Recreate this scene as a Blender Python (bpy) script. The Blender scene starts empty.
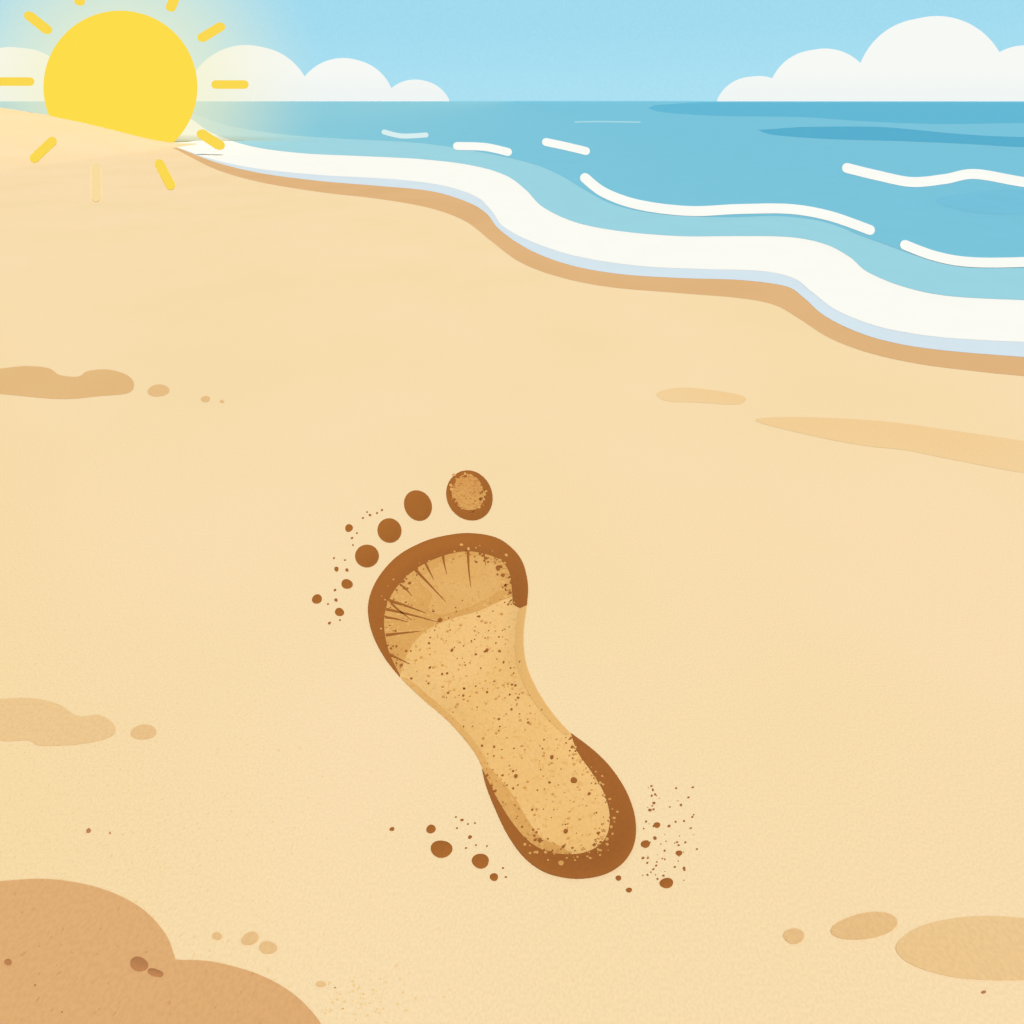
import bpy, math, random
import numpy as np
from mathutils import Vector
from mathutils.geometry import delaunay_2d_cdt
random.seed(7); np.random.seed(7)
H=0.5; F=620.0; HZ=100.3
K=(1.27,1.29,1.32)

scene=bpy.context.scene
# ---------------- camera (level, rising front) ----------------
cam=bpy.data.cameras.new("camera"); co=bpy.data.objects.new("camera",cam)
scene.collection.objects.link(co); scene.camera=co
co.location=(0,0,H); co.rotation_euler=(math.radians(90),0,0)
cam.sensor_width=36; cam.lens=36*F/1024; cam.shift_y=-(512-HZ)/1024
cam.clip_start=0.01; cam.clip_end=3000
# ---------------- light ----------------
el=math.radians(58); az=math.radians(150)
s=Vector((math.sin(az)*math.cos(el),math.cos(az)*math.cos(el),math.sin(el)))
sl=bpy.data.lights.new("sun_light","SUN"); sl.energy=4.15; sl.angle=math.radians(0.5); sl.color=(1,0.96,0.9)
so=bpy.data.objects.new("sun_light",sl); scene.collection.objects.link(so)
so.rotation_euler=s.to_track_quat('Z','Y').to_euler(); so.location=(3,-5,8)
w=bpy.data.worlds.new("World"); scene.world=w; w.use_nodes=True
nt=w.node_tree; bg=nt.nodes["Background"]; st=nt.nodes.new("ShaderNodeTexSky")
st.sky_type='NISHITA'; st.sun_disc=False; st.sun_elevation=el; st.sun_rotation=az
nt.links.new(st.outputs[0],bg.inputs[0]); bg.inputs[1].default_value=0.05
scene.view_settings.view_transform='Standard'; scene.view_settings.look='None'
scene.view_settings.exposure=0
# ---------------- colour helpers ----------------
def lin(h):
    r=[int(h[i:i+2],16)/255 for i in (0,2,4)]
    return [c/12.92 if c<=0.04045 else ((c+0.055)/1.055)**2.4 for c in r]
def alb(h): 
    return [min(c/k,0.95) for c,k in zip(lin(h),K)]+[1]
def newmat(name):
    m=bpy.data.materials.new(name); m.use_nodes=True
    return m,m.node_tree.nodes,m.node_tree.links
def emis(name,h,strength=1.0):
    m,n,l=newmat(name); n.clear()
    e=n.new("ShaderNodeEmission"); o=n.new("ShaderNodeOutputMaterial")
    e.inputs[0].default_value=lin(h)+[1]; e.inputs[1].default_value=strength
    l.new(e.outputs[0],o.inputs[0]); return m
def mixc(n,l,fac,a,b):
    x=n.new("ShaderNodeMix"); x.data_type='RGBA'
    for sock,v in ((x.inputs[0],fac),(x.inputs[6],a),(x.inputs[7],b)):
        if isinstance(v,(list,tuple,float,int)): sock.default_value=v
        else: l.new(v,sock)
    return x.outputs[2]
def ramp(n,l,src,a,b,va=0,vb=1):
    r=n.new("ShaderNodeMapRange"); r.interpolation_type='SMOOTHSTEP'
    l.new(src,r.inputs[0]); r.inputs[1].default_value=a; r.inputs[2].default_value=b
    r.inputs[3].default_value=va; r.inputs[4].default_value=vb; return r.outputs[0]
def noise(n,l,pos,scale,detail=2):
    t=n.new("ShaderNodeTexNoise"); t.inputs["Scale"].default_value=scale; t.inputs["Detail"].default_value=detail
    l.new(pos,t.inputs["Vector"]); return t.outputs[0]
def sandmat(name,h,h2=None,grain=0.35,fleck=None,bump=0.08,big=3.0,dens=0.64,fs=260):
    m,n,l=newmat(name); b=n["Principled BSDF"]
    b.inputs["Roughness"].default_value=1; b.inputs["Specular IOR Level"].default_value=0.0
    g=n.new("ShaderNodeNewGeometry").outputs["Position"]
    c=mixc(n,l,ramp(n,l,noise(n,l,g,big,1),0.35,0.65),alb(h),alb(h2 or h))
    v=ramp(n,l,noise(n,l,g,420,1),0.3,0.7,1-.03*grain/.35,1+.03*grain/.35)
    dark=n.new("ShaderNodeHueSaturation"); l.new(v,dark.inputs["Value"]); l.new(c,dark.inputs["Color"]); c=dark.outputs[0]
    if fleck:
        f=ramp(n,l,noise(n,l,g,fs,2),dens,dens+0.03)
        c=mixc(n,l,f,c,alb(fleck))
    l.new(c,b.inputs["Base Color"])
    if bump:
        bp=n.new("ShaderNodeBump"); bp.inputs["Strength"].default_value=bump; bp.inputs["Distance"].default_value=0.0009
        l.new(noise(n,l,g,650,1),bp.inputs["Height"]); l.new(bp.outputs[0],b.inputs["Normal"])
    return m
def watermat(name,h,h2,rough=0.6):
    m,n,l=newmat(name); b=n["Principled BSDF"]
    b.inputs["Roughness"].default_value=rough; b.inputs["Specular IOR Level"].default_value=0.01
    g=n.new("ShaderNodeNewGeometry").outputs["Position"]
    sx=n.new("ShaderNodeSeparateXYZ"); l.new(g,sx.inputs[0])
    c=mixc(n,l,ramp(n,l,sx.outputs[0],-7,3),alb(h),alb(h2))  # paler toward the sun's side; that brightening is painted into the water colour
    hs=n.new("ShaderNodeHueSaturation"); l.new(ramp(n,l,noise(n,l,g,5,2),.3,.7,.988,1.012),hs.inputs["Value"]); l.new(c,hs.inputs["Color"])
    l.new(hs.outputs[0],b.inputs["Base Color"]); return m
# ---------------- terrain height ----------------
def catmull(P,closed=False,n=8):
    P=[np.array(p,float) for p in P]; out=[]; N=len(P)
    for i in range(N if closed else N-1):
        if closed: p0,p1,p2,p3=P[(i-1)%N],P[i],P[(i+1)%N],P[(i+2)%N]
        else: p0,p1,p2,p3=P[max(i-1,0)],P[i],P[i+1],P[min(i+2,N-1)]
        for k in range(n):
            t=k/n
            out.append(0.5*((2*p1)+(-p0+p2)*t+(2*p0-5*p1+4*p2-p3)*t*t+(-p0+3*p1-3*p2+p3)*t**3))
    if not closed: out.append(P[-1])
    return [tuple(p) for p in out]
def flat0(P): 
    P=np.array(P,float); v=P[:,1]-HZ
    return np.stack([(P[:,0]-512)*H/v, F*H/v],1)
def ell(cx,cy,rx,ry,rot=0,n=24,j=0):
    r=math.radians(rot); o=[]; ph=random.random()*6; 
    for i in range(n):
        a=2*math.pi*i/n; q=1+j*math.sin(2*a+ph)+j*0.6*math.sin(3*a+2*ph)
        x,y=rx*q*math.cos(a),ry*q*math.sin(a)
        o.append((cx+x*math.cos(r)-y*math.sin(r),cy+x*math.sin(r)+y*math.cos(r)))
    return o
SOLE_R=[(470,533),(495,537),(512,548),(523,563),(528,585),(527,605)]
SOLE_A=[(527,605),(524,628),(524,650),(529,672),(541,696),(556,717),(571,733)]
HEEL_O=[(571,733),(590,747),(608,764),(623,785),(632,805),(636,825),(634,845),(624,862),(608,873),(588,878),(568,878),(545,872),(525,858),(508,835),(495,808),(486,785),(482,768)]
SOLE_L=[(482,768),(475,753),(462,735),(445,717),(425,700),(400,677)]
BALL_L=[(400,677),(385,658),(373,635),(368,612),(371,592),(382,572),(400,554),(425,541),(448,535),(470,533)]
SOLE=catmull(SOLE_R+SOLE_A[1:]+HEEL_O[1:]+SOLE_L[1:]+BALL_L[1:-1],True,5)
TOES=[ell(469.5,495.5,22.5,26,-28,32,0.01),ell(418,505.5,13.5,16,-25,24,.01),ell(389.5,530.5,12,12.5,-30),ell(367,556,12,11.5)]
DEPTH=0.0026; WALL=0.02
polys=[flat0(SOLE)]+[flat0(t) for t in TOES]
def inside_and_dist(P,poly):
    x,y=P[:,0],P[:,1]; ins=np.zeros(len(P),bool); dmin=np.full(len(P),1e9)
    n=len(poly)
    for i in range(n):
        a=poly[i]; b=poly[(i+1)%n]
        if a[1]!=b[1]:
            ins^=((a[1]>y)!=(b[1]>y))&(x<(b[0]-a[0])*(y-a[1])/(b[1]-a[1])+a[0])
        d0,d1=b[0]-a[0],b[1]-a[1]; L=max(d0*d0+d1*d1,1e-15); t=np.clip(((x-a[0])*d0+(y-a[1])*d1)/L,0,1)
        dx=x-a[0]-t*d0; dy=y-a[1]-t*d1
        dmin=np.minimum(dmin,dx*dx+dy*dy)
    return ins,np.sqrt(dmin)
def sstep(t): t=np.clip(t,0,1); return t*t*(3-2*t)
BX0,BX1,BY0,BY1,BS=-.25,.13,.36,.88,.0015
tx=np.arange(BX0,BX1,BS); ty=np.arange(BY0,BY1,BS); TX,TY=np.meshgrid(tx,ty); TP=np.column_stack([TX.ravel(),TY.ravel()])
dip=np.zeros(len(TP)); recess=np.zeros(len(TP))
for k,po in enumerate(polys):
    sel=(TP[:,0]>po[:,0].min()-.002)&(TP[:,0]<po[:,0].max()+.002)&(TP[:,1]>po[:,1].min()-.002)&(TP[:,1]<po[:,1].max()+.002)
    ins,d=inside_and_dist(TP[sel],po); wl=WALL if k==0 else 0.01; dp=DEPTH if k==0 else 0.0012
    dip[sel]=np.minimum(dip[sel],np.where(ins,-dp*sstep(d/wl),0))
    recess[sel]=np.minimum(recess[sel],np.where(ins,-.0008*sstep((d-.0015)/.003),0))
dip=dip.reshape(TX.shape); recess=recess.reshape(TX.shape)
def look(T,P):
    fx=(P[:,0]-BX0)/BS; fy=(P[:,1]-BY0)/BS; ok=(fx>0)&(fy>0)&(fx<len(tx)-2)&(fy<len(ty)-2)
    fx=np.clip(fx,0,len(tx)-2.001); fy=np.clip(fy,0,len(ty)-2.001); ix=fx.astype(int); iy=fy.astype(int); a=fx-ix; b=fy-iy
    v=T[iy,ix]*(1-a)*(1-b)+T[iy,ix+1]*a*(1-b)+T[iy+1,ix]*(1-a)*b+T[iy+1,ix+1]*a*b
    return np.where(ok,v,0)
DC=6.6
cx_px=np.array([-400,-150,0,40,80,110,140,160,176]); cy_px=np.array([104,105,107.5,114,122.5,130,138.5,143.5,147.5])
cX=(cx_px-512)*DC/F; cZ=np.maximum(H-(cy_px-HZ)*DC/F,0)
def height(P):
    P=np.atleast_2d(np.array(P,float))
    hx=np.interp(P[:,0],cX,cZ,left=cZ[0],right=0); y=P[:,1]
    prof=np.where(y<DC,sstep((y-2.6)/(DC-2.6)),1-sstep((y-DC)/0.65))
    return hx*prof+look(dip,P)
def unproj(P,off=0.0,flat=False):  # P holds image pixel coordinates, cast along camera rays to the ground
    """image pixel coordinates projected from the camera onto the ground"""
    p0=flat0(P); p=p0.copy()
    if flat: p=p0*((H-off)/H); return np.column_stack([p,np.full(len(p),off)])
    if (p0[:,0]<-1.8).any() and (p0[:,1]>2.6).any():
        for i in range(len(p0)):
            k=np.linspace(.02,1,2000); q=p0[i][None,:]*k[:,None]; below=height(q)+off>=H*(1-k)
            p[i]=q[np.argmax(below)] if below.any() else p0[i]
    else:
        for _ in range(4):
            z=height(p)+off; p=p0*((H-z)/H)[:,None]
    return np.column_stack([p,height(p)+off])
# ---------------- object helpers ----------------
def mkobj(name,verts,faces,mat,parent=None,smooth=False):
    me=bpy.data.meshes.new(name); me.from_pydata([tuple(map(float,v)) for v in verts],[],[tuple(map(int,f)) for f in faces]); me.update()
    if smooth: me.polygons.foreach_set("use_smooth",[True]*len(me.polygons))
    o=bpy.data.objects.new(name,me); scene.collection.objects.link(o)
    me.materials.append(mat)
    if parent: o.parent=parent
    return o
def empty(name):
    e=bpy.data.objects.new(name,None); scene.collection.objects.link(e); e.empty_display_size=.1
    return e
def cdt(W,step=None):
    W=[tuple(p) for p in W]; n=len(W); V=[Vector(p) for p in W]
    if step:
        A=np.array(W); xs=np.arange(A[:,0].min(),A[:,0].max(),step); ys=np.arange(A[:,1].min(),A[:,1].max(),step)
        G=np.array([(x,y) for x in xs for y in ys]) if len(xs)*len(ys) else np.zeros((0,2))
        if len(G):
            ins,d=inside_and_dist(G,A); V+= [Vector(p) for p in G[ins&(d>step*.45)]]
    r=delaunay_2d_cdt(V,[],[list(range(n))],1,1e-7)
    return np.array([tuple(v) for v in r[0]]),r[2]
def upfaces(V,Fc):
    out=[]
    for f in Fc:
        a,b,c=V[f[0]],V[f[1]],V[f[2]]
        cr=(b[0]-a[0])*(c[1]-a[1])-(b[1]-a[1])*(c[0]-a[0])
        out.append(f if cr>0 else f[::-1])
    return out
def sheet(name,px,mat,off,parent=None,step=None):
    w3=unproj(px,off); V,Fc=cdt(w3[:,:2],step)
    V3=np.column_stack([V,height(V)+off])
    return mkobj(name,V3,upfaces(V3,Fc),mat,parent,True)
def blobs(name,L,mat,off,parent=None,dome=0.0):
    V=[];Fc=[]
    for (cx,cy,rx,ry,rot) in L:
        n=8 if max(rx,ry)<3 else 20
        o=ell(cx,cy,rx,ry,rot,n,0.05 if n>8 else .12)
        w=unproj(o+[(cx,cy)],off)
        rad=np.hypot(w[0,0]-w[n,0],w[0,1]-w[n,1])
        b=len(V)
        if dome:
            mid=w[n]*.35+w[:n]*.65; mid[:,2]+=rad*dome*.8; w[n,2]+=rad*dome
            V+=list(w[:n])+list(mid)+[w[n]]
            for i in range(n):
                j=(i+1)%n; Fc.append((b+j,b+i,b+n+i,b+n+j)); Fc.append((b+n+j,b+n+i,b+2*n))
        else:
            V+=list(w)
            for i in range(n): Fc.append((b+(i+1)%n,b+i,b+n))
    return mkobj(name,V,Fc,mat,parent,bool(dome))
def ribbon(px,width,taper=False):
    P=np.array(catmull(px,False,10)); T=np.gradient(P,axis=0); T/=np.linalg.norm(T,axis=1)[:,None]; N=np.column_stack([-T[:,1],T[:,0]])
    r=width/2; up=P+N*r; dn=P-N*r
    if taper: 
        k=np.linspace(1,.08,len(P))[:,None]; up=P+N*r*k; dn=P-N*r*k
        return [tuple(p) for p in up]+[tuple(p) for p in dn[::-1]]
    cap=[]; a0=math.atan2(N[-1][1],N[-1][0])
    for i in range(1,8): a=a0-math.pi*i/8; cap.append((P[-1][0]+r*math.cos(a),P[-1][1]+r*math.sin(a)))
    cap2=[]; a0=math.atan2(-N[0][1],-N[0][0])
    for i in range(1,8): a=a0-math.pi*i/8; cap2.append((P[0][0]+r*math.cos(a),P[0][1]+r*math.sin(a)))
    return [tuple(p) for p in up]+cap+[tuple(p) for p in dn[::-1]]+cap2
def upright(name,px,dist,thick,mat,parent=None,bevel=0):
    P=np.array(px,float); X=(P[:,0]-512)*dist/F; Z=H+(HZ-P[:,1])*dist/F; n=len(P)
    V=[(x,dist,z) for x,z in zip(X,Z)]+[(x,dist+thick,z) for x,z in zip(X,Z)]
    Fc=[tuple(range(n)),tuple(range(2*n-1,n-1,-1))]+[(i,n+i,n+(i+1)%n,(i+1)%n) for i in range(n)]
    o=mkobj(name,V,Fc,mat,parent)
    if bevel:
        b=o.modifiers.new("b",'BEVEL'); b.width=bevel; b.segments=3; b.limit_method='ANGLE'
    return o
# ---------------- ground ----------------
def arr(*segs):
    out=[]
    for a,b,st_ in segs: out+=list(np.arange(a,b-1e-9,st_))
    return np.array(sorted(set(np.round(out,5))))
def geo(a,b,r=1.25,s=.1):
    o=[a]; 
    while o[-1]<b: o.append(o[-1]+s); s*=r
    return o
xs=np.concatenate([-np.array(geo(9,450,1.4,.5))[::-1],arr((-8.9,-2,.05),(-2,-.25,.08),(-.25,.13,.0025),(.13,1,.05)),geo(1,450,1.4,.1)])
ys=np.concatenate([-np.array(geo(1,450,1.5,.5))[::-1],arr((-.9,.36,.1),(.36,.88,.0025),(.88,2.6,.06),(2.6,9,.05)),geo(9,450,1.35,.2)])
xs=np.unique(xs); ys=np.unique(ys)
GX,GY=np.meshgrid(xs,ys); P=np.column_stack([GX.ravel(),GY.ravel()]); Z=height(P)+look(recess,P)
V=np.column_stack([P,Z]); nx=len(xs); Fc=[]
for j in range(len(ys)-1):
    b=j*nx
    Fc+= [(b+i,b+i+1,b+nx+i+1,b+nx+i) for i in range(nx-1)]
m,n,l=newmat("beach_sand"); b=n["Principled BSDF"]; b.inputs["Roughness"].default_value=1; b.inputs["Specular IOR Level"].default_value=0
g=n.new("ShaderNodeNewGeometry").outputs["Position"]; sx=n.new("ShaderNodeSeparateXYZ"); l.new(g,sx.inputs[0])
c=mixc(n,l,ramp(n,l,noise(n,l,g,2.2,2),.35,.65),alb("F8DCB0"),alb("F6DAAB"))
near=n.new("ShaderNodeMath"); near.operation='MULTIPLY_ADD'; l.new(sx.outputs[0],near.inputs[0]); near.inputs[1].default_value=1.0; l.new(sx.outputs[1],near.inputs[2])
warm=ramp(n,l,near.outputs[0],.35,.0)
c=mixc(n,l,warm,c,alb("F6D9A6"))
gr=ramp(n,l,noise(n,l,g,600,1),.3,.7,.97,1.03)
hs=n.new("ShaderNodeHueSaturation"); l.new(gr,hs.inputs["Value"]); l.new(c,hs.inputs["Color"]); c=hs.outputs[0]
fl=ramp(n,l,noise(n,l,g,330,2),.66,.69); fm=n.new("ShaderNodeMath"); fm.operation='MULTIPLY'; l.new(fl,fm.inputs[0])
l.new(ramp(n,l,near.outputs[0],.5,.05,.06,.6),fm.inputs[1])
c=mixc(n,l,fm.outputs[0],c,alb("EDC585"))
l.new(c,b.inputs["Base Color"])
bp=n.new("ShaderNodeBump"); bp.inputs["Strength"].default_value=.08; bp.inputs["Distance"].default_value=.0009
l.new(noise(n,l,g,600,1),bp.inputs["Height"]); l.new(bp.outputs[0],b.inputs["Normal"])
mkobj("sand_beach",V,Fc,m,None,True)

# ---------------- sea and shore ----------------
def to_horizon(name,px,mat,off,leftY=15.5,rightY=1.3):
    c=catmull(px,False,8); w3=unproj(c,off,True)[:,:2]
    W=[tuple(p) for p in w3]+[(6.0,rightY*.9),(450,rightY*.8),(450,448),(-450,448),(-450,leftY)]
    V,Fc=cdt(W); V3=np.column_stack([V,np.full(len(V),off)])
    return mkobj(name,V3,upfaces(V3,Fc),mat)
L0=[(120,138),(150,141),(175,149),(215,169),(260,182),(320,192),(380,199),(430,208),(465,221),(490,240),(520,262),(560,277),(610,287),(680,293),(740,298),(775,305),(800,319),(830,338),(870,353),(920,364),(975,371),(1024,376),(1120,384),(1300,395)]
L1=[(120,136),(150,140),(178,148),(215,162),(260,173),(320,181),(380,186),(430,191),(465,201),(486,213),(500,230),(530,250),(570,265),(620,274),(680,278),(740,280),(785,286),(803,297),(825,316),(860,333),(900,344),(950,351),(1024,357),(1120,364),(1300,373)]
L2=[(120,134),(150,138),(178,147.5),(215,160),(260,169),(320,175),(390,179),(440,185),(475,196),(491,210),(504,227),(535,243),(580,257),(640,266),(700,269),(760,271),(793,278),(812,292),(838,311),(880,327),(930,336),(980,340),(1024,342),(1120,347),(1300,354)]
L3=[(120,118),(160,118),(188,118),(212,133),(250,146),(300,153),(360,156),(420,159),(470,165),(505,175),(526,190),(543,207),(575,222),(620,231),(680,236),(740,236),(790,237),(825,244),(850,257),(868,272),(905,287),(950,296),(1024,300),(1120,303),(1300,308)]
L4=[(120,114),(160,114),(195,115),(230,126),(290,135),(350,139),(420,143),(480,152),(530,163),(560,175),(585,190),(615,205),(660,214),(720,217),(780,216),(825,222),(862,236),(890,246),(915,255),(945,262),(985,267),(1024,268),(1120,270),(1300,276)]
wet=sandmat("wet_sand_material","DFB27E","E2B581",.2,None,.05)
to_horizon("wet_sand",L0,wet,.0003)
to_horizon("shallow_wash",L1,watermat("wash_material","DDE8EC","D6E5EF"),.0006)
foam=sandmat("foam_material","FBFAF3","FAF9F2",.12,None,.04,6)
to_horizon("sea_foam",L2,foam,.0009)
to_horizon("shallow_water",L3,watermat("shallow_water_material","A4D6DF","9AD3E2"),.0013)
to_horizon("sea",L4,watermat("sea_water_material","8BCBDB","79C3DB"),.0017)
white=sandmat("wave_crest_material","FCFCF6","FAFAF4",.1,None,0)
def flatpoly(name,px,mat,off):
    w3=unproj(px,off,True); V,Fc=cdt(w3[:,:2]); V3=np.column_stack([V,np.full(len(V),off)])
    return mkobj(name,V3,upfaces(V3,Fc),mat)
crests=[([(585,178),(605,193),(640,205),(690,211),(740,209),(790,209),(830,216),(870,230)],10),
([(847,168),(880,176),(912,182),(945,179),(975,174),(1024,182),(1080,188),(1140,180)],10),
([(905,245),(935,256),(970,262),(1024,262),(1090,258)],10),
([(546,142),(565,146),(586,151)],8),([(457,146),(485,147),(508,152)],8)]
for p,wd in crests: flatpoly("wave_crest",ribbon(p,wd),white,.0026)
flatpoly("wave_crest",ribbon([(384,132),(402,136),(426,135)],5),sandmat("wave_crest_faint","D8EEF0",None,.1,None,0),.0026)
flatpoly("wave_crest",ribbon([(575,122),(600,121.6),(640,122.2)],1.4),sandmat("wave_crest_thin","A8DAE8",None,.1,None,0),.0026)
dk=watermat("deep_water_material","68BAD5","5FB6D4"); dk2=watermat("deep_current_material","5AB1D0","53ACCD")
flatpoly("deep_water",catmull([(648,108),(665,112.5),(720,116),(800,117),(860,121),(940,124),(1024,123),(1200,122)],False,8)+[(1300,118),(1300,102.2),(700,102.2),(655,105)],dk,.0021)
flatpoly("deep_water",catmull([(758,130),(775,135),(830,139),(900,141),(970,144),(1024,147),(1150,150)],False,8)+catmull([(1150,138),(1024,137),(960,134),(880,127),(800,127)],False,8),dk2,.0024)
flatpoly("deep_water",catmull([(935,200),(975,192),(1040,190),(1100,200),(1040,214),(970,212)],True,8),watermat("deep_soft_material","74BFDA","74BFDA"),.0020)

# ---------------- damp sand patches ----------------
pA=sandmat("damp_sand_a","E4BA82","E2B77E",.35); pB=sandmat("damp_sand_b","ECC68F","EAC38A",.4)
pC=sandmat("damp_sand_c","F3D09B","F2CD96",.3); pD=sandmat("damp_sand_dark","DEAC75","DAA770",.4,"D29E66",.06,4,.68)
def patch(px,mat,off=.00025): sheet("damp_sand_patch",catmull(px,True,6),mat,off)
patch([(-60,374),(0,368.5),(25,366),(48,368),(60,375),(78,376.5),(88,371),(108,369.5),(127,375),(134,384),(128,393),(100,396),(60,399),(0,394),(-60,391)],pA)
patch([(-60,706),(0,699),(30,698),(58,704),(78,716),(100,715),(115,726),(110,737),(80,744),(40,745.5),(28,740.5),(0,741),(-60,738)],pB)
patch([(-200,905),(-90,888),(0,881),(50,879),(100,888),(140,907),(165,933),(175,957)]+[(177,959.5),(215,962),(265,977),(305,1004),(330,1045),(335,1120),(200,1200),(-200,1200),(-300,1050)],pD)
patch([(896,950),(905,935),(930,923),(975,916),(1024,918),(1070,925),(1100,950),(1080,975),(1024,980),(960,978),(915,966)],pB)
patch([(755,420),(800,417),(880,421),(950,430),(1024,441),(1090,452),(1120,468),(1090,482),(1024,473),(960,461),(930,455),(905,450),(860,445),(800,433)],pC)
patch([(657,393),(680,387.5),(712,390),(740,395),(746,400),(735,404.5),(700,402.5),(667,401)],pC)
blobs("damp_sand_spots",[(158.5,390.5,11,6,0),(205.5,399,4.5,3.2,0),(222,401.5,2.2,1.8,0),(143.5,732,13,7.5,0),(217,936,5,4,0),(250,938.5,9,6.5,-15),(268,947.5,9,6.5,0),(321,984,5,3,0),(865,926,33,13.5,-7),(794,936,11,7.5,0)],sandmat("damp_spot_sand","E9C088","E6BC84",.35),.0003)
blobs("sand_clods",[(139,964,9,7.5,10),(155,972.5,7.5,4,15),(160,974,3.5,3,0),(8,962,4,3.2,0),(88.5,830.5,2.6,2.4,0),(984,992,2.2,1.8,0),(110,833,1,1,0),(62,1012,1,1,0),(35,985,1.2,1,0)],sandmat("sand_clod_material","BD8354","B87E50",.4),.0005,dome=.06)
G=[]
for _ in range(150):
    q=(random.gauss(345,40),random.gauss(1000,17))
    if q[0]>325 and q[1]>965: r=random.choice([.5,.8,1.1,1.5]); G.append((q[0],q[1],r,r*.8,0))
for _ in range(120):
    q=(random.uniform(0,330),random.uniform(740,880)); r=random.choice([.5,.7,.9]); G.append((q[0],q[1],r,r*.8,0))
blobs("loose_sand_grains",G,sandmat("golden_grain","F1CD8D","EFCA88",.3),.0001)

# ---------------- footprint ----------------
fp=empty("footprint")
brown=sandmat("rim_shade_and_crumb_sand","A8682F","A4632F",.3,None,.06)  # rim wall shade painted in dark brown; toes, creases, crumbs share the colour
sole=sandmat("sole_sand","F1C37F","EEBE77",.4,"E8B46C",.06,14,.62)
mid=sandmat("sole_mid_sand","DFA962","DBA35B",.4,"E6B46E",.06,20,.62)
mid2=sandmat("sole_light_sand","E5B26C","E2AD66",.4,"DCA45D",.06,20,.62)
ST=.003
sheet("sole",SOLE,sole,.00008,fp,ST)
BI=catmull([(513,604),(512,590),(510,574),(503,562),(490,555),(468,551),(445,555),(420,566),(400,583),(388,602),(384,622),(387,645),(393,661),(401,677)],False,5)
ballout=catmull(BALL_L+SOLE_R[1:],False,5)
sheet("ball_rim",ballout+[(520,608)]+BI[:-1],brown,.00058,fp,ST)  # dark wall shade painted around the ball
ARC=catmull([(401,674),(408,652),(424,632),(450,619),(478,611),(500,601),(514,596)],False,5)
sheet("ball_hollow",[(x,y) for x,y in catmull([(516,598),(516,588),(513,572),(506,559),(490,551),(468,547),(443,551),(417,562),(396,581),(384,602),(380,622),(383,646),(391,662),(400,674)],False,5)]+ARC[1:-1],mid,.00024,fp,ST)
sheet("ball_fan",catmull([(420,580),(445,563),(470,556),(492,560),(500,574),(497,592),(470,607),(440,615),(428,608),(432,595)],True,5),mid2,.00038,fp,ST)
HI=catmull([(571,733),(578,752),(592,772),(604,792),(610,815),(607,835),(595,848),(575,854),(550,852),(530,842),(512,822),(498,800),(488,780),(482,768)],False,5)
sheet("heel_rim",catmull(HEEL_O,False,5)[:-1]+HI[::-1][:-1],brown,.00058,fp,ST)  # heel wall shade painted as a dark band
sheet("heel_hollow",catmull([(483,769),(490,784),(500,803),(514,825),(531,844),(550,854),(572,856),(560,846),(542,838),(528,820),(515,798),(500,779),(490,768)],True,4),mid,.00024,fp,ST)
sheet("arch_edge",catmull([(402,679),(425,701),(445,718),(462,736),(475,753),(483,767),(489,768),(482,752),(468,733),(450,714),(428,695),(410,680)],True,4),mid2,.0003,fp,ST)
sheet("arch_edge_inner",catmull([(526,607),(523.5,628),(523.5,650),(528,672),(540,696),(555,717),(569,733),(563,733),(546,717),(530,696),(519,672),(515,650),(516,628),(519,608)],True,4),sandmat("sole_edge_sand","E9B872","E8B670",.3),.0003,fp,ST)
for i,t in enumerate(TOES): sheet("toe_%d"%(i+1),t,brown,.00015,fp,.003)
sheet("toe_1_hollow",ell(468,492.5,15.5,19,-28,28,.05),sandmat("toe_sand","DDA35C","D99C56",.4,"BC8044",.06,30,.57,420),.0003,fp,.003)
G=[]
for _ in range(60):
    a=random.uniform(0,6.283); k=random.gauss(1,.1); q0=(15.5*math.cos(a)*k,19*math.sin(a)*k); r_=math.radians(-28)
    r=random.choice([.6,.9,1.3,1.8]); G.append((468+q0[0]*math.cos(r_)-q0[1]*math.sin(r_),492.5+q0[0]*math.sin(r_)+q0[1]*math.cos(r_),r,r*.85,0))
blobs("toe_grains",G[:36],brown,.0005,fp); blobs("toe_light_grains",G[36:],mid,.00055,fp)
for a,b_,wd in [((468,549),(471,588),3),((443,553),(447,575),2.8),((414,568),(446,602),3),((425,562),(434,580),2.6),((388,600),(426,613),3.2),((386,609),(438,622),2.8),((385,617),(408,622),2.4),((386,635),(421,631),3),((387,653),(410,664),2.8),((391,603),(412,620),2.2),((484,552),(486,566),2.2),((400,584),(412,596),2)]:
    m_=((a[0]+b_[0])/2+random.uniform(-1,1),(a[1]+b_[1])/2+random.uniform(-1,1))
    sheet("crease",ribbon([a,m_,b_],wd,True),brown,.00062,fp)
SP=np.array(SOLE)
def in_sole(p): return inside_and_dist(np.array([p]),SP)
G=[]
for _ in range(230):
    c=random.choice(BI+BI[:25]+HI); q=(c[0]+random.gauss(0,5.5),c[1]+random.gauss(0,5.5)); r=random.choice([.5,.7,.9,1.2,1.7])
    i_,d_=in_sole(q)
    if i_[0] and d_[0]>3: G.append((q[0],q[1],r,r*.85,0))
NB=len(G)
while len(G)<NB+190:
    q=(random.uniform(370,635),random.uniform(600,870)); i_,d_=in_sole(q)
    if i_[0] and d_[0]>5: r=random.choice([.5,.6,.7,.9,1.3]); G.append((q[0],q[1],r,r*.85,0))
G+=[(574,780,3.2,3,0),(566,831,2.5,2.2,0),(552,757,2,2,0),(516,776,2,2,0),(498,568,2.6,2.6,0),(503,575,2,2,0),(487,650,1.8,1.8,0),(452,650,1.6,1.6,0),(540,840,2.4,2.2,0),(440,620,2.6,2.2,0)]
blobs("sand_grains",G,brown,.0007,fp)
G=[]
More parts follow.
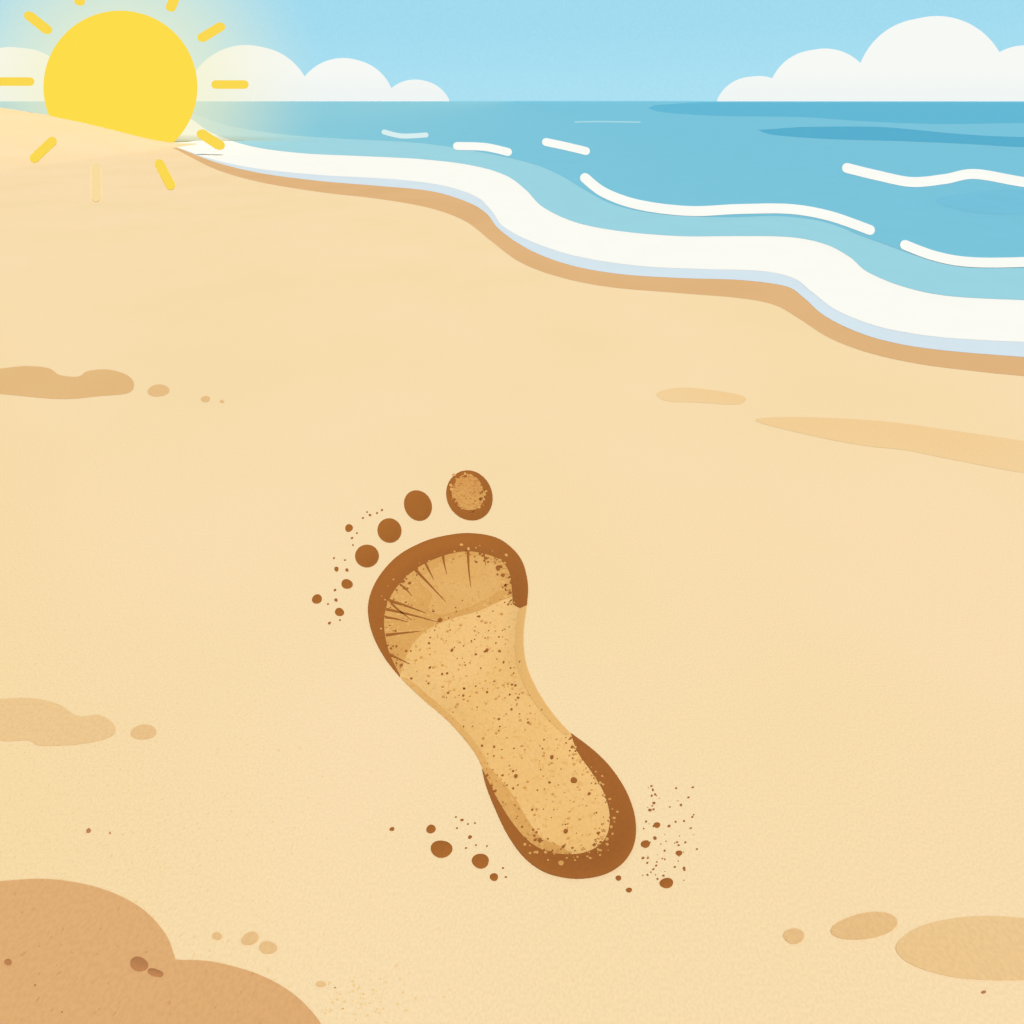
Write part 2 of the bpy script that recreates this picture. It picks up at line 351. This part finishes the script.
for _ in range(110):
    c=random.choice(BI+HI[:-10]); q=(c[0]+random.gauss(0,4),c[1]+random.gauss(0,4)); r=random.choice([.6,.9,1.2,1.7])
    i_,d_=in_sole(q)
    if i_[0] and d_[0]>8: G.append((q[0],q[1],r,r*.85,0))
G+=[(561,863,3,2.4,0),(530,853,1.5,1.2,0),(590,858,1.5,1.2,0),(600,855,1.2,1,0),(548,860,1.2,1,0),(575,860,1,1,0)]
blobs("light_grains",G,mid,.0008,fp)
G=[]
while len(G)<220:
    q=(random.uniform(370,635),random.uniform(600,860)); i_,d_=in_sole(q)
    if i_[0] and d_[0]>14: r=random.choice([.5,.7,1,1.5]); G.append((q[0],q[1],r,r*.8,0))
blobs("tan_grains",G,sandmat("tan_grain","DDA55E","DAA05A",.2),.00066,fp)
C=[(347,584,5.6,5,0),(339.5,612,4.6,4.2,0),(317,599,5,4.8,0),(349,528,4,3.8,0),(336.5,569,2.5,2.4,0),
(382,510,1.2,1.2,0),(377,513,1.1,1.1,0),(370,515,1.4,1.3,0),(363,518,1.1,1.1,0),(367,512,.9,.9,0),(352,538,1.3,1.2,0),(334,558,1.1,1.1,0),(345,560,1,1,0),(347,570,1.8,1.7,0),(335,590,1.4,1.4,0),(336,600,1.8,1.7,0),(329.5,623,1.6,1.5,0),(340,620,1,1,0),(328,604,1,1,0),(353,545,.9,.9,0),(357,533,1,1,0),
(392,829,2.5,2.2,0),(431,829,4.8,4.4,0),(441.5,849,10.5,9.2,0),(480.5,861,9,7.2,0),(494,877,4.4,3.8,0),(470,837,2.2,1.8,0),(462,820,1.7,1.5,0),(456,817,1,1,0),(475,823,1,1,0),(468,824,1,1,0),(506,877,1.2,1,0),(476,845,1,1,0),(487,846,1,1,0),(457,828,1.1,1,0),(503,868,1.2,1,0),(466,848,1.2,1,0),
(645.5,844,4.5,4,0),(666.5,883,6.6,5.4,0),(629,890,3,2.6,0),(618.5,878,3,2.6,0),(657,825,3.2,3,0),(679,853,3.2,2.8,0),(654,803,1.6,1.5,0),(681,805,1.4,1.3,0),(691,828,1,1,0),(697,849,1,1,0),(684,868,1.6,1.4,0),(650,810,1.8,1.6,0),(669,826,1.6,1.5,0),(643,858,1.6,1.4,0),(655,838,2,1.8,0)]
for _ in range(60):
    q=(random.uniform(642,694),random.uniform(786,882)); r=random.choice([.5,.7,.9,1.2]); C.append((q[0],q[1],r,r*.9,0))
blobs("crumbs",C,brown,.0002,fp,dome=.05)

# ---------------- the sun ----------------
sun=empty("sun"); D=7.3
yel=emis("sun_yellow","FEDD4A"); ylr=emis("sun_ray_yellow","FBD950")
upright("disc",ell(119.5,87,76.5,76.5,0,96),D,.04,yel,sun,.01)
for a,b_ in [((28,15.5),(45.5,29.5)),((76,-16),(78.5,1)),((176,-8),(170,7)),((201.5,37.5),(219.5,26.5)),((-4,81.5),(27.5,81.5)),((215.5,84.5),(243,84.5))]:
    upright("ray",ribbon([a,((a[0]+b_[0])/2,(a[1]+b_[1])/2),b_],8.5),D,.04,ylr,sun)
upright("ray",ribbon([(201,134),(210,140),(219,145.5)],9),5.6,.03,ylr,sun)
for a,b_,mt in [((34.5,158),(52,141.5),ylr),((159.5,164),(170.5,185),ylr),((96,168),(96,197),emis("sun_ray_faint","F9DDA0"))]:
    px=ribbon([a,((a[0]+b_[0])/2,(a[1]+b_[1])/2),b_],9.5)
    sheet("ray",px,mt,.003,sun,.08)
m,n,l=newmat("sun_halo"); n.clear()  # sun glow painted as fading emission on a see-through disc
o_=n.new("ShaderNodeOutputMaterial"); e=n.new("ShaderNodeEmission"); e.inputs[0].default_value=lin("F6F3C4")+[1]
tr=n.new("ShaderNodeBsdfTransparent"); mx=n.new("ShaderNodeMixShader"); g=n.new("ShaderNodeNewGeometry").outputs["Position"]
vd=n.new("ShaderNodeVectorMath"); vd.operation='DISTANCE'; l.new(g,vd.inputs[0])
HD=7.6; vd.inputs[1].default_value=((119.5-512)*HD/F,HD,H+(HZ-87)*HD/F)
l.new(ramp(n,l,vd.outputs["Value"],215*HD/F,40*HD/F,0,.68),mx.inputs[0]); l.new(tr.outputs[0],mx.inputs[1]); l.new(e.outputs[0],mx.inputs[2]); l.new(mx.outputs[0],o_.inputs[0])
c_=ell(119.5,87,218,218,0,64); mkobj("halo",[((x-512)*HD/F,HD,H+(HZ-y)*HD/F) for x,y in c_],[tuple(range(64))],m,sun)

# ---------------- clouds ----------------
m,n,l=newmat("cloud_material"); n.clear(); o_=n.new("ShaderNodeOutputMaterial"); e=n.new("ShaderNodeEmission")
g=n.new("ShaderNodeNewGeometry").outputs["Position"]; sx=n.new("ShaderNodeSeparateXYZ"); l.new(g,sx.inputs[0])
l.new(mixc(n,l,ramp(n,l,sx.outputs[2],0,18),lin("F0F6F4")+[1],lin("F7F9F5")+[1]),e.inputs[0]); l.new(e.outputs[0],o_.inputs[0])  # cloud brightness is self-emitted, with soft shade painted toward the base
def cloud(circs,dist):
    x0=min(c[0]-c[2] for c in circs); x1=max(c[0]+c[2] for c in circs); top=[]
    for x in np.arange(x0,x1,.75):
        y=min([c[1]-math.sqrt(max(c[2]**2-(x-c[0])**2,0)) for c in circs if abs(x-c[0])<c[2]]+[999])
        if y<HZ-.2: top.append((x,y))
    upright("cloud",[(top[0][0],HZ+1)]+top+[(top[-1][0],HZ+1)],dist,8,m)
cloud([(-60,100,50),(10,95,48)],300)
cloud([(246,106,61),(343,107,49),(415,116,36.5)],300)
cloud([(759,116,40),(825,99,50.5),(937,88,72),(1038,95,51),(1110,105,60),(1180,120,45)],300)
# ---------------- sky wall ----------------
m,n,l=newmat("sky_material"); n.clear(); o_=n.new("ShaderNodeOutputMaterial"); e=n.new("ShaderNodeEmission")
g=n.new("ShaderNodeNewGeometry").outputs["Position"]; sx=n.new("ShaderNodeSeparateXYZ"); l.new(g,sx.inputs[0])
c=mixc(n,l,ramp(n,l,sx.outputs[2],0,60),lin("AAE0F2")+[1],lin("A1DBF0")+[1])
hs=n.new("ShaderNodeHueSaturation"); l.new(ramp(n,l,noise(n,l,g,.6,2),.3,.7,.985,1.015),hs.inputs["Value"]); l.new(c,hs.inputs["Color"])
l.new(hs.outputs[0],e.inputs[0]); l.new(e.outputs[0],o_.inputs[0])
R=430; N=96; V=[];Fc=[]
for i in range(N):
    a=2*math.pi*i/N; V+=[(R*math.cos(a),R*math.sin(a),-3),(R*math.cos(a),R*math.sin(a),190)]
for i in range(N):
    j=(i+1)%N; Fc.append((2*j,2*i,2*i+1,2*j+1))
mkobj("sky",V,Fc,m)
